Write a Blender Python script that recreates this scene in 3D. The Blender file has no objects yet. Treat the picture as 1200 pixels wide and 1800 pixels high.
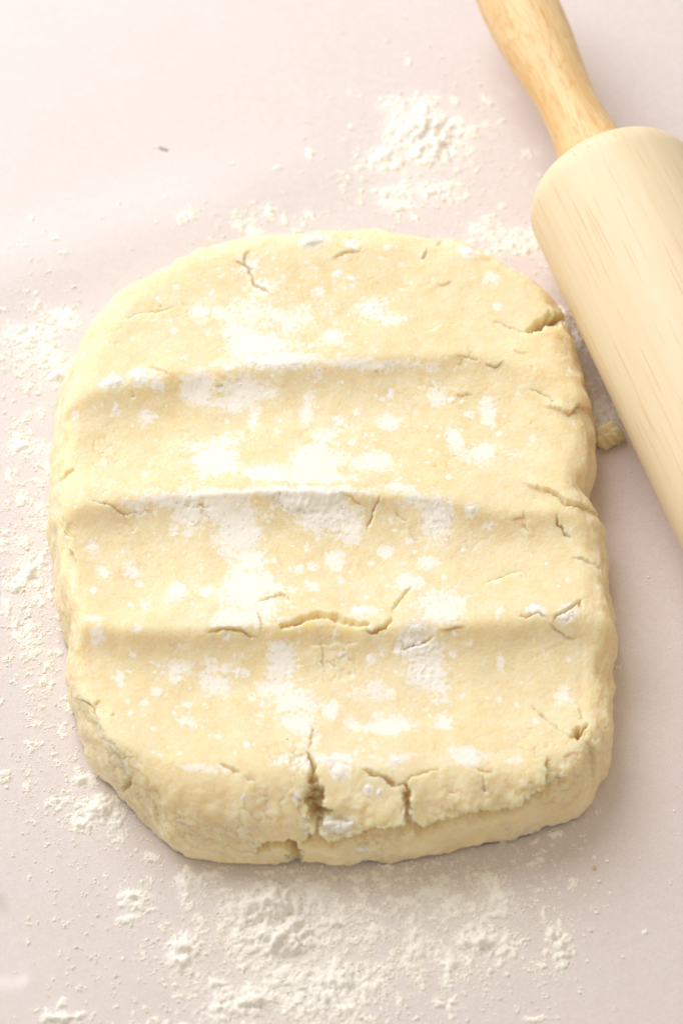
import bpy, math, random
import numpy as np
from mathutils import Matrix, Vector

random.seed(7)
rng = np.random.default_rng(7)
scene = bpy.context.scene
COL = scene.collection
MM = 0.001

# ------------------------------------------------------------------ camera
TILT = math.radians(32.0)          # away from straight down
DIST = 0.780
LENS = 85.0
CAM_T = Vector((0.0, 0.0, 0.0))
cam_loc = CAM_T + DIST * Vector((0, -math.sin(TILT), math.cos(TILT)))
cd = bpy.data.cameras.new('camera')
cam = bpy.data.objects.new('camera', cd)
COL.objects.link(cam)
cam.location = cam_loc
cam.rotation_euler = (TILT, 0, 0)
cd.sensor_fit = 'VERTICAL'
cd.sensor_height = 36.0
cd.sensor_width = 24.0
cd.lens = LENS
cd.clip_start = 0.01
cd.clip_end = 20
scene.camera = cam
cd.dof.use_dof = True
cd.dof.focus_distance = 0.752
cd.dof.aperture_fstop = 9.0

# ------------------------------------------------------------------ light
world = bpy.data.worlds.new('World')
scene.world = world
world.use_nodes = True
bg = world.node_tree.nodes['Background']
bg.inputs[0].default_value = (1.0, 0.89, 0.735, 1)
bg.inputs[1].default_value = 0.54


def area(name, loc, target, size, power, color):
    ld = bpy.data.lights.new(name, 'AREA')
    ld.shape = 'DISK'
    ld.size = size
    ld.energy = power
    ld.color = color
    o = bpy.data.objects.new(name, ld)
    COL.objects.link(o)
    o.location = loc
    o.rotation_euler = (Vector(target) - Vector(loc)).to_track_quat('-Z', 'Y').to_euler()
    return o


area('window_light', (-0.54, 0.65, 0.84), (0.0, 0.0, 0.0), 1.15, 15.4, (0.99, 1.0, 1.05))

scene.render.engine = 'CYCLES'
scene.cycles.max_bounces = 16
scene.cycles.diffuse_bounces = 10
scene.view_settings.view_transform = 'Standard'
scene.view_settings.look = 'None'
scene.view_settings.exposure = 0.0
scene.view_settings.gamma = 1.0
scene.view_settings.use_curve_mapping = False

# ------------------------------------------------------------------ photograph point -> place in the world (mm)
CL = np.array(cam_loc) * 1000
RX = np.array([1.0, 0, 0])
UP = np.array([0, math.cos(TILT), math.sin(TILT)])
FW = np.array([0, math.sin(TILT), -math.cos(TILT)])
KPX = 1800 * LENS / 36.0


def at(x, y, z=0.0):
    x = np.asarray(x, float); y = np.asarray(y, float)
    d = FW[None, :] + ((x.reshape(-1, 1) - 600) / KPX) * RX - ((y.reshape(-1, 1) - 900) / KPX) * UP
    t = (np.asarray(z, float).reshape(-1) - CL[2]) / d[:, 2]
    return CL + d * t[:, None]


def proj(P):
    r = P - CL
    w = r @ FW
    return 600 + KPX * (r @ RX) / w, 900 - KPX * (r @ UP) / w


# ------------------------------------------------------------------ noise
def _hash(ix, iy, seed):
    h = (ix.astype(np.int64) * 374761393 + iy.astype(np.int64) * 668265263 + seed * 1442695041) & 0xffffffff
    h = ((h ^ (h >> 13)) * 1274126177) & 0xffffffff
    return (h ^ (h >> 16)) & 0xffffffff


def perlin(x, y, seed=0):
    ix = np.floor(x); iy = np.floor(y)
    fx = x - ix; fy = y - iy
    u = fx * fx * fx * (fx * (fx * 6 - 15) + 10)
    v = fy * fy * fy * (fy * (fy * 6 - 15) + 10)

    def g(dx, dy):
        a = _hash(ix + dx, iy + dy, seed).astype(np.float64) * (2 * math.pi / 4294967296.0)
        return np.cos(a) * (fx - dx) + np.sin(a) * (fy - dy)
    a = g(0, 0); b = g(1, 0); c = g(0, 1); d = g(1, 1)
    return 1.5 * ((a + u * (b - a)) * (1 - v) + (c + u * (d - c)) * v)


def fbm(x, y, scale, octv=4, seed=0, gain=0.5):
    s = 0; a = 1.0; t = 0; f = 1.0 / scale
    for i in range(octv):
        s = s + a * perlin(x * f + 17.3 * i, y * f - 9.1 * i, seed + i * 13)
        t += a; a *= gain; f *= 2.03
    return s / t * 1.6


def worley(x, y, scale, seed=0):
    x = x / scale; y = y / scale
    ix = np.floor(x); iy = np.floor(y)
    f1 = np.full(x.shape, 9.0); f2 = np.full(x.shape, 9.0); cid = np.zeros(x.shape)
    for dx in (-1, 0, 1):
        for dy in (-1, 0, 1):
            h = _hash(ix + dx, iy + dy, seed)
            h2 = _hash(ix + dx, iy + dy, seed + 77)
            px = ix + dx + h / 4294967296.0
            py = iy + dy + h2 / 4294967296.0
            d = np.hypot(px - x, py - y)
            nearer = d < f1
            f2 = np.where(nearer, f1, np.minimum(f2, d))
            cid = np.where(nearer, (h % 1000) / 1000.0, cid)
            f1 = np.where(nearer, d, f1)
    return f1, f2, cid


def smooth(a, b, x):
    t = np.clip((x - a) / (b - a), 0, 1)
    return t * t * (3 - 2 * t)


# ------------------------------------------------------------------ mesh helpers
def mesh_np(name, verts, faces, mat, shade=True, parent=None):
    """verts (n,3) in mm, faces (m,k) all of one size -> ONE mesh object"""
    me = bpy.data.meshes.new(name)
    n = len(verts); m, k = faces.shape
    me.vertices.add(n)
    me.vertices.foreach_set('co', (np.asarray(verts, np.float32) * MM).ravel())
    me.loops.add(m * k)
    me.loops.foreach_set('vertex_index', faces.astype(np.int32).ravel())
    me.polygons.add(m)
    me.polygons.foreach_set('loop_start', np.arange(0, m * k, k, dtype=np.int32))
    me.polygons.foreach_set('use_smooth', np.full(m, shade, dtype=bool))
    me.update(calc_edges=True)
    me.validate()
    me.materials.append(mat)
    o = bpy.data.objects.new(name, me)
    COL.objects.link(o)
    if parent is not None:
        o.parent = parent
    return o


def compact(verts, faces):
    used = np.zeros(len(verts), bool)
    used[faces.ravel()] = True
    idx = np.cumsum(used) - 1
    return verts[used], idx[faces]


def tag(o, label, cat=None, group=None, kind=None):
    o['label'] = label
    if cat: o['category'] = cat
    if group: o['group'] = group
    if kind: o['kind'] = kind
    return o


def recentre(o):
    """put the object's origin at the base of its mesh"""
    me = o.data
    co = np.empty(len(me.vertices) * 3, np.float32)
    me.vertices.foreach_get('co', co)
    co = co.reshape(-1, 3)
    c = np.array([(co[:, 0].min() + co[:, 0].max()) / 2, (co[:, 1].min() + co[:, 1].max()) / 2, co[:, 2].min()])
    me.vertices.foreach_set('co', (co - c).astype(np.float32).ravel())
    me.update()
    o.location = Vector(c.tolist())
    return o


# ------------------------------------------------------------------ materials
def new_mat(name):
    m = bpy.data.materials.new(name)
    m.use_nodes = True
    nt = m.node_tree
    return m, nt, nt.nodes['Principled BSDF']


def N(nt, typ, **kw):
    n = nt.nodes.new(typ)
    for k, v in kw.items():
        setattr(n, k, v)
    return n


def noise_node(nt, vec, scale, detail=4, rough=0.55):
    n = N(nt, 'ShaderNodeTexNoise')
    n.inputs['Scale'].default_value = scale
    n.inputs['Detail'].default_value = detail
    n.inputs['Roughness'].default_value = rough
    nt.links.new(vec, n.inputs['Vector'])
    return n.outputs['Fac']


def ramp(nt, fac, stops):
    r = N(nt, 'ShaderNodeValToRGB')
    e = r.color_ramp.elements
    e[0].position, e[0].color = stops[0][0], (*stops[0][1], 1)
    e[1].position, e[1].color = stops[-1][0], (*stops[-1][1], 1)
    for p, c in stops[1:-1]:
        q = e.new(p); q.color = (*c, 1)
    nt.links.new(fac, r.inputs['Fac'])
    return r.outputs['Color']


def mix(nt, fac, a, b, mode='MIX'):
    m = N(nt, 'ShaderNodeMix', data_type='RGBA', blend_type=mode)
    if isinstance(fac, float): m.inputs[0].default_value = fac
    else: nt.links.new(fac, m.inputs[0])
    for s, v in ((6, a), (7, b)):
        if isinstance(v, tuple): m.inputs[s].default_value = (*v, 1)
        else: nt.links.new(v, m.inputs[s])
    return m.outputs[2]


def bump(nt, bsdf, fac, strength, dist):
    b = N(nt, 'ShaderNodeBump')
    b.inputs['Strength'].default_value = strength
    b.inputs['Distance'].default_value = dist
    nt.links.new(fac, b.inputs['Height'])
    nt.links.new(b.outputs[0], bsdf.inputs['Normal'])


def mat_paper():
    m, nt, b = new_mat('parchment')
    v = N(nt, 'ShaderNodeTexCoord').outputs['Object']
    big = noise_node(nt, v, 26, 3)
    fine = noise_node(nt, v, 1500, 2, 0.6)
    mid = noise_node(nt, v, 330, 3, 0.65)
    c = ramp(nt, big, [(0.3, (0.730, 0.655, 0.635)), (0.7, (0.745, 0.690, 0.685))])
    c = mix(nt, 0.35, c, ramp(nt, mid, [(0.35, (0.69, 0.61, 0.59)), (0.65, (0.78, 0.72, 0.71))]))
    c = mix(nt, 0.28, c, ramp(nt, fine, [(0.3, (0.62, 0.52, 0.49)), (0.7, (0.86, 0.79, 0.76))]))
    nt.links.new(c, b.inputs['Base Color'])
    at_ = N(nt, 'ShaderNodeAttribute', attribute_name='dust')
    gf = noise_node(nt, v, 1900, 3, 0.75)
    gm = N(nt, 'ShaderNodeMath', operation='MULTIPLY_ADD'); nt.links.new(gf, gm.inputs[0]); gm.inputs[1].default_value = 1.0
    nt.links.new(at_.outputs['Fac'], gm.inputs[2])
    c = mix(nt, ramp(nt, gm.outputs[0], [(0.62, (0, 0, 0)), (1.0, (0.8, 0.8, 0.8))]), c, (0.94, 0.91, 0.85))
    nt.links.new(c, b.inputs['Base Color'])
    b.inputs['Roughness'].default_value = 0.62
    b.inputs['Specular IOR Level'].default_value = 0.25
    bump(nt, b, fine, 0.12, 0.0004)
    return m


def mat_dough():
    m, nt, b = new_mat('shortcrust_dough')
    v = N(nt, 'ShaderNodeTexCoord').outputs['Object']
    big = noise_node(nt, v, 38, 4)
    mid = noise_node(nt, v, 210, 4, 0.6)
    fine = noise_node(nt, v, 1100, 3, 0.6)
    c = ramp(nt, big, [(0.30, (0.855, 0.715, 0.420)), (0.50, (0.864, 0.752, 0.490)), (0.72, (0.892, 0.790, 0.58))])
    c = mix(nt, 0.5, c, ramp(nt, mid, [(0.28, (0.835, 0.665, 0.365)), (0.5, (0.864, 0.752, 0.490)), (0.70, (0.90, 0.82, 0.62))]))
    spk = ramp(nt, fine, [(0.64, (0, 0, 0)), (0.74, (1, 1, 1))])
    sepm = N(nt, 'ShaderNodeMath', operation='MULTIPLY')
    nt.links.new(spk, sepm.inputs[0]); sepm.inputs[1].default_value = 0.45
    c = mix(nt, sepm.outputs[0], c, (0.90, 0.84, 0.70))
    # rare brown bran specks
    vo = N(nt, 'ShaderNodeTexVoronoi'); vo.inputs['Scale'].default_value = 95
    nt.links.new(v, vo.inputs['Vector'])
    sp = ramp(nt, vo.outputs['Distance'], [(0.020, (1, 1, 1)), (0.034, (0, 0, 0))])
    gate = N(nt, 'ShaderNodeSeparateColor'); nt.links.new(vo.outputs['Color'], gate.inputs[0])
    gt = N(nt, 'ShaderNodeMath', operation='GREATER_THAN'); gt.inputs[1].default_value = 0.80
    nt.links.new(gate.outputs[0], gt.inputs[0])
    gm = N(nt, 'ShaderNodeMath', operation='MULTIPLY'); nt.links.new(gt.outputs[0], gm.inputs[0]); nt.links.new(sp, gm.inputs[1])
    c = mix(nt, gm.outputs[0], c, (0.42, 0.25, 0.10))
    nt.links.new(c, b.inputs['Base Color'])
    b.inputs['Roughness'].default_value = 0.55
    b.inputs['Specular IOR Level'].default_value = 0.3
    b.inputs['Subsurface Weight'].default_value = 1.0
    b.inputs['Subsurface Radius'].default_value = (1.0, 0.72, 0.36)
    b.inputs['Subsurface Scale'].default_value = 0.0060
    bump(nt, b, fine, 0.55, 0.0006)
    # flour pressed into the skin
    f = N(nt, 'ShaderNodeBsdfDiffuse')
    f.inputs[0].default_value = (0.93, 0.895, 0.825, 1)
    grf = noise_node(nt, v, 1500, 4, 0.75)
    bp = N(nt, 'ShaderNodeBump'); bp.inputs['Strength'].default_value = 0.25; bp.inputs['Distance'].default_value = 0.0004
    nt.links.new(grf, bp.inputs['Height']); nt.links.new(bp.outputs[0], f.inputs['Normal'])
    at_ = N(nt, 'ShaderNodeAttribute', attribute_name='dust')
    gm1 = N(nt, 'ShaderNodeMath', operation='MULTIPLY_ADD')
    nt.links.new(grf, gm1.inputs[0]); half = N(nt, 'ShaderNodeMath', operation='MULTIPLY'); half.inputs[1].default_value = 0.5
    gm1.inputs[1].default_value = 1.5; nt.links.new(at_.outputs['Fac'], gm1.inputs[2])
    nt.links.new(gm1.outputs[0], half.inputs[0])
    du = ramp(nt, half.outputs[0], [(0.560, (0, 0, 0)), (0.64, (0.50, 0.50, 0.50)), (0.72, (0.90, 0.90, 0.90))])
    ms = N(nt, 'ShaderNodeMixShader')
    nt.links.new(du, ms.inputs[0]); nt.links.new(b.outputs[0], ms.inputs[1]); nt.links.new(f.outputs[0], ms.inputs[2])
    out = [n for n in nt.nodes if n.type == 'OUTPUT_MATERIAL'][0]
    nt.links.new(ms.outputs[0], out.inputs['Surface'])
    return m


def mat_flour(name, col):
    m, nt, b = new_mat(name)
    v = N(nt, 'ShaderNodeTexCoord').outputs['Object']
    fine = noise_node(nt, v, 1700, 3, 0.65)
    mid = noise_node(nt, v, 240, 3)
    c = mix(nt, mid, tuple(x * 0.97 for x in col), tuple(min(1, x * 1.02) for x in col))
    nt.links.new(c, b.inputs['Base Color'])
    b.inputs['Roughness'].default_value = 0.95
    b.inputs['Specular IOR Level'].default_value = 0.05
    bump(nt, b, fine, 0.28, 0.0004)
    return m


def mat_wood(name, light, dark, pore, ringy):
    m, nt, b = new_mat(name)
    v = N(nt, 'ShaderNodeTexCoord').outputs['Object']     # local X runs along the pin

    def stretched(sx, syz, loc=0):
        mp = N(nt, 'ShaderNodeMapping')
        mp.inputs['Scale'].default_value = (sx, syz, syz)
        mp.inputs['Location'].default_value = (loc, loc, loc)
        nt.links.new(v, mp.inputs['Vector'])
        return mp.outputs[0]
    broad = noise_node(nt, stretched(9, 95), 1.0, 4, 0.55)
    c = ramp(nt, broad, [(0.30, dark), (0.52, light), (0.75, tuple(min(1, x * 1.03) for x in light))])
    if ringy > 0:
        w = noise_node(nt, stretched(26, 120, 3.1), 1.0, 3, 0.5)
        mm = N(nt, 'ShaderNodeMath', operation='MULTIPLY'); mm.inputs[1].default_value = 9.0
        nt.links.new(w, mm.inputs[0])
        fr = N(nt, 'ShaderNodeMath', operation='PINGPONG'); fr.inputs[1].default_value = 0.5
        nt.links.new(mm.outputs[0], fr.inputs[0])
        ring = ramp(nt, fr.outputs[0], [(0.30, (0, 0, 0)), (0.5, (1, 1, 1))])
        rm = N(nt, 'ShaderNodeMath', operation='MULTIPLY'); rm.inputs[1].default_value = ringy
        nt.links.new(ring, rm.inputs[0])
        c = mix(nt, rm.outputs[0], c, tuple(x * y for x, y in zip(dark, (0.93, 0.80, 0.6))))
    fine = noise_node(nt, stretched(14, 620, 1.7), 1.0, 4, 0.65)
    c = mix(nt, 0.40, c, ramp(nt, fine, [(0.3, dark), (0.7, tuple(min(1, x * 1.05) for x in light))]))
    dash = noise_node(nt, stretched(42, 1250, 5.3), 1.0, 0.5, 0.4)
    gate = noise_node(nt, stretched(30, 110, 8.8), 1.0, 2.0, 0.5)
    dr = ramp(nt, dash, [(0.62, (0, 0, 0)), (0.70, (1, 1, 1))])
    gr = ramp(nt, gate, [(0.36, (0.1, 0.1, 0.1)), (0.52, (1, 1, 1))])
    dm = N(nt, 'ShaderNodeMath', operation='MULTIPLY'); nt.links.new(dr, dm.inputs[0]); nt.links.new(gr, dm.inputs[1])
    dk = N(nt, 'ShaderNodeMath', operation='MULTIPLY'); nt.links.new(dm.outputs[0], dk.inputs[0]); dk.inputs[1].default_value = 0.28
    c = mix(nt, dk.outputs[0], c, pore)
    nt.links.new(c, b.inputs['Base Color'])
    b.inputs['Roughness'].default_value = 0.48
    b.inputs['Specular IOR Level'].default_value = 0.30
    bump(nt, b, fine, 0.12, 0.0003)
    return m


M_PAPER = mat_paper()
M_DOUGH = mat_dough()
M_FLOUR = mat_flour('flour', (0.95, 0.918, 0.85))
M_FLOUR_D = mat_flour('flour_on_dough', (0.945, 0.905, 0.83))
M_ROLLER = mat_wood('roller_wood', (0.83, 0.70, 0.49), (0.79, 0.64, 0.42), (0.60, 0.36, 0.13), 0.0)
M_HANDLE = mat_wood('handle_wood', (0.85, 0.640, 0.365), (0.70, 0.43, 0.165), (0.48, 0.25, 0.08), 0.68)

# ------------------------------------------------------------------ the paper
def paper_z(x, y):
    z = 0.55 * fbm(x, y, 120, 2, 5)
    # two soft swells that run diagonally across the far left corner
    s = (x + 75) * -0.42 + (y - 95) * 0.90
    far = smooth(40, 120, y) * smooth(30, -60, x)
    z = z + far * (3.6 * np.exp(-((s - 14) / 20.0) ** 2) + 2.2 * np.exp(-((s + 22) / 12.0) ** 2))
    # a shallow buckle at the near left corner
    e = at([4, 14, 28, 40, 44, 30, 0], [1560, 1590, 1640, 1690, 1715, 1733, 1738], 0.0)
    xe = np.interp(y, e[::-1, 1], e[::-1, 0], left=-1e4, right=-1e4)
    inn = (x < xe + 8) & (y > e[-1, 1]) & (y < e[0, 1])
    fadey = smooth(e[-1, 1], e[-1, 1] + 5, y) * smooth(e[0, 1], e[0, 1] - 8, y)
    z = z - fadey * 1.5 * smooth(1.6, -1.0, x - xe) * smooth(-40, -4, x - xe)
    z = z * 1.0
    return z - 0.8


def build_paper():
    # fine in view, wide beyond
    xs = np.concatenate([np.linspace(-700, -140, 24), np.linspace(-135, 135, 271), np.linspace(140, 700, 24)])
    ys = np.concatenate([np.linspace(-600, -200, 20), np.linspace(-195, 260, 304), np.linspace(270, 800, 24)])
    X, Y = np.meshgrid(xs, ys)
    Z = paper_z(X, Y)
    P = np.stack([X, Y, Z], -1).reshape(-1, 3)
    H, W = X.shape
    i = np.arange(H * W).reshape(H, W)
    F = np.stack([i[:-1, :-1], i[:-1, 1:], i[1:, 1:], i[1:, :-1]], -1).reshape(-1, 4)
    o = mesh_np('parchment_paper', P, F, M_PAPER)
    tag(o, 'pale pinkish parchment paper lying under the dough', kind='structure')
    return o, P


PAPER, PAPER_P = build_paper()

# ------------------------------------------------------------------ the dough
H_TOP = 27.0
SIL = [  # outline of the dough as it meets the paper / its own horizon, with the height it is seen at
    (160, 600, 12), (157, 575, 14), (180, 540, 18), (205, 510, 20), (250, 478, 21), (300, 450, 21), (350, 427, 21), (400, 410, 21), (440, 404, 21),
    (500, 400, 21), (560, 395, 21), (600, 390, 21), (650, 388, 21), (700, 399, 21), (750, 402, 21), (800, 408, 21), (840, 425, 21), (880, 445, 20),
    (920, 470, 20), (950, 497, 19), (972, 525, 17), (992, 555, 15), (1003, 595, 13), (1013, 640, 11), (1028, 690, 10), (1036, 740, 9), (1047, 780, 8),
    (1048, 830, 8), (1044, 862, 8), (1024, 887, 8), (1044, 901, 9), (1063, 930, 10), (1068, 970, 10), (1073, 1020, 9), (1077, 1060, 8), (1087, 1110, 8), (1085, 1150, 8), (1080, 1200, 8),
    (1075, 1240, 8), (1070, 1280, 7), (1074, 1325, 6), (1066, 1352, 5), (1050, 1372, 6), (1040, 1398, 6), (1043, 1416, 5), (1018, 1436, 4), (980, 1450, 4),
    (930, 1465, 4), (880, 1477, 4), (830, 1485, 4), (780, 1500, 4), (730, 1510, 4), (680, 1517, 4), (640, 1519, 4), (590, 1518, 4), (540, 1518, 4),
    (500, 1519, 4), (470, 1520, 4), (420, 1518, 4), (370, 1515, 4), (320, 1508, 4), (290, 1490, 5), (268, 1460, 5), (240, 1435, 5), (210, 1400, 6),
    (180, 1365, 6), (155, 1330, 6), (140, 1300, 7), (126, 1260, 8), (118, 1220, 8), (118, 1150, 9), (112, 1110, 9), (100, 1060, 9), (98, 1010, 9),
    (94, 975, 8), (85, 940, 7), (83, 890, 7), (88, 840, 8), (92, 790, 9), (100, 740, 10), (110, 690, 10), (125, 650, 11), (142, 622, 12)]
TOP = [  # where the flat top starts to roll over
    (215, 1300), (262, 1322), (330, 1343), (430, 1350), (520, 1348), (600, 1345), (700, 1358), (760, 1352), (850, 1343), (920, 1336), (985, 1322), (1012, 1296),
    (1022, 1240), (1028, 1150), (1026, 1080), (1015, 1000), (1006, 940), (985, 890), (985, 800), (980, 700), (962, 625), (935, 570), (890, 515), (830, 472),
    (700, 446), (600, 440), (500, 444), (400, 460), (310, 490), (240, 528), (198, 578), (176, 632), (160, 685), (144, 742), (134, 800), (134, 860), (130, 920),
    (132, 980), (145, 1040), (155, 1100), (158, 1160), (165, 1215), (185, 1265)]
DC = at([592], [960], H_TOP)[0][:2]


def radial(pts):
    rel = pts[:, :2] - DC
    # densify so that the straight runs stay straight
    a = []; r = []
    n = len(rel)
    for k in range(n):
        p, q = rel[k], rel[(k + 1) % n]
        for t in np.linspace(0, 1, 24, endpoint=False):
            s = p + (q - p) * t
            a.append(math.atan2(s[1], s[0])); r.append(math.hypot(*s))
    a = np.array(a); r = np.array(r)
    o = np.argsort(a); a = a[o]; r = r[o]
    th = np.linspace(-math.pi, math.pi, 4096, endpoint=False)
    rr = np.interp(th, a, r, period=2 * math.pi)
    return th, rr


def gsm(r, sig):
    k = np.arange(-int(4 * sig), int(4 * sig) + 1)
    w = np.exp(-0.5 * (k / sig) ** 2); w /= w.sum()
    n = len(r)
    return np.convolve(np.concatenate([r[-len(k):], r, r[:len(k)]]), w, 'same')[len(k):len(k) + n]


sil = np.array(SIL, float)
TH, RB = radial(at(sil[:, 0], sil[:, 1], sil[:, 2]))
top = np.array(TOP, float)
_, RA = radial(at(top[:, 0], top[:, 1], np.full(len(top), H_TOP)))
RB = gsm(RB, 7)
RA = gsm(RA, 40)
RA = np.minimum(RA, RB - 3.0)
# the back rolls over a little further than its visible horizon
back = smooth(0.35, 0.8, np.sin(TH)) 
RB = RB + 3.0 * back

STEP = 0.36
ext = (RB.max() + 46)
gx = np.arange(-ext, ext, STEP)
U, V = np.meshgrid(gx, gx)                         # the dough's skin laid out flat, mm from its centre
TT = np.arctan2(V, U)
DD = np.hypot(U, V)
ra = np.interp(TT, TH, RA, period=2 * math.pi)
rb = np.interp(TT, TH, RB, period=2 * math.pi)
hw = np.hypot(rb - ra, H_TOP) * 1.18 + 2
mask = DD <= ra + hw + STEP * 2
ys_, xs_ = np.where(mask)
y0, y1, x0, x1 = ys_.min(), ys_.max() + 1, xs_.min(), xs_.max() + 1
sl = (slice(y0, y1), slice(x0, x1))
U, V, TT, DD, ra, rb, hw, mask = [a[sl] for a in (U, V, TT, DD, ra, rb, hw, mask)]

# side profile: how far out and how high along the wall
pw = np.array([0, .06, .13, .22, .32, .43, .55, .67, .78, .88, .95, 1.0])
po = np.array([0, .13, .30, .50, .67, .80, .90, .97, 1.0, .99, .95, .88])
pz = np.array([1, .993, .968, .915, .83, .71, .56, .40, .25, .11, .02, -.03])
_w = np.linspace(-0.2, 1.2, 1401)
_g = np.exp(-0.5 * (np.arange(-120, 121) / 38.0) ** 2); _g /= _g.sum()
_o = np.convolve(np.interp(_w, pw, po), _g, 'same'); _z = np.convolve(np.interp(_w, pw, pz), _g, 'same')
_o -= np.interp(0, _w, _o)
WW = np.clip((DD - ra) / hw, 0, 1)
off = np.interp(WW, _w, _o) * (rb - ra)
zf = np.interp(WW, _w, _z)
hr = np.where(DD <= ra, DD, ra + off)
ct, st = np.cos(TT), np.sin(TT)
def blur(a, sig):
    k = np.arange(-int(3 * sig), int(3 * sig) + 1)
    w = np.exp(-0.5 * (k / sig) ** 2); w /= w.sum()
    h = len(k) // 2
    p = np.pad(a, h, mode='edge')
    o = sum(w[i] * p[:, i:i + a.shape[1]] for i in range(len(k)))
    return sum(w[i] * o[i:i + a.shape[0]] for i in range(len(k)))


BX = blur(DC[0] + ct * hr, 2.2 / STEP)
BY = blur(DC[1] + st * hr, 2.2 / STEP)
zf = blur(zf, 2.6 / STEP)

# ridges left between the strokes of the pin
def line_y(pts, x):
    p = np.array(pts, float)
    w = at(p[:, 0], p[:, 1], np.full(len(p), H_TOP))
    return np.interp(x, w[:, 0], w[:, 1])


L0 = [(100, 520), (250, 440), (400, 395), (600, 380), (800, 390), (1000, 480)]
L1 = [(100, 712), (150, 697), (200, 682), (300, 662), (400, 656), (550, 642), (700, 629), (800, 625), (880, 632), (950, 655), (1040, 690)]
L2 = [(90, 900), (200, 886), (300, 873), (450, 869), (600, 867), (700, 868), (800, 884), (900, 900), (1060, 905)]
L3 = [(100, 1106), (300, 1110), (400, 1106), (550, 1096), (650, 1106), (800, 1102), (900, 1092), (1000, 1090), (1090, 1090)]
L4 = [(100, 1260), (200, 1300), (330, 1350), (500, 1352), (700, 1366), (850, 1350), (1000, 1338), (1090, 1300)]
wob = 1.2 * fbm(U, V, 22, 3, 3)
lines = [line_y(L, BX) + wob for L in (L0, L1, L2, L3, L4)]
zt = np.zeros_like(U)
fadeR = 1 - 0.62 * smooth(35, 75, BX)
fadeL = 1 - 0.35 * smooth(-60, -90, BX)
depth = [2.2, 5.8, 6.0, 6.4]
for k in range(4):
    a, b = lines[k], lines[k + 1]                 # a farther, b nearer
    t = (a - BY) / np.maximum(a - b, 1.0)
    tc = np.clip(t, 0, 1)
    if k == 0:
        sh = np.sin(math.pi * tc) ** 1.0 * smooth(0, .25, tc)
    else:
        sh = np.sin(math.pi * np.clip(tc + 0.012, 0, 1) ** 0.66) ** 1.1
    zt = np.where((t > 0) & (t <= 1), -depth[k] * sh * (1.0 if k == 3 else fadeR if k == 1 else fadeR ** 0.5) * fadeL, zt)


soft = blur(zt, 1.9 / STEP)
crisp = blur(zt, 0.6 / STEP)
keen = np.exp(-((BX - (DC[0] - 8)) / 34.0) ** 2) * np.exp(-((BY - lines[2]) / 12.0) ** 2)
zt = soft + (crisp - soft) * keen
lump = 0.8 * fbm(U, V, 34, 3, 11)
BZ = zf * (H_TOP + zt * np.clip(1 - WW * 0.9, 0, 1) + lump)
BASE = np.stack([BX, BY, BZ], -1)


def normals(P):
    du = np.gradient(P, axis=1); dv = np.gradient(P, axis=0)
    n = np.cross(du, dv)
    return n / np.maximum(np.linalg.norm(n, axis=-1, keepdims=True), 1e-9)


NB = normals(BASE)
PXX, PXY = proj(BASE.reshape(-1, 3))
PXX = PXX.reshape(U.shape); PXY = PXY.reshape(U.shape)
toC = CL - BASE
facing = (NB * toC).sum(-1) > 0
sub = (slice(None, None, 3), slice(None, None, 3))
ok = (mask & facing)[sub]
S_px, S_py = PXX[sub][ok], PXY[sub][ok]
S_u, S_v = U[sub][ok], V[sub][ok]


def skin(x, y):
    """point of the photograph -> place on the dough's skin"""
    k = np.argmin((S_px - x) ** 2 + (S_py - y) ** 2)
    return S_u[k], S_v[k]


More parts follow.
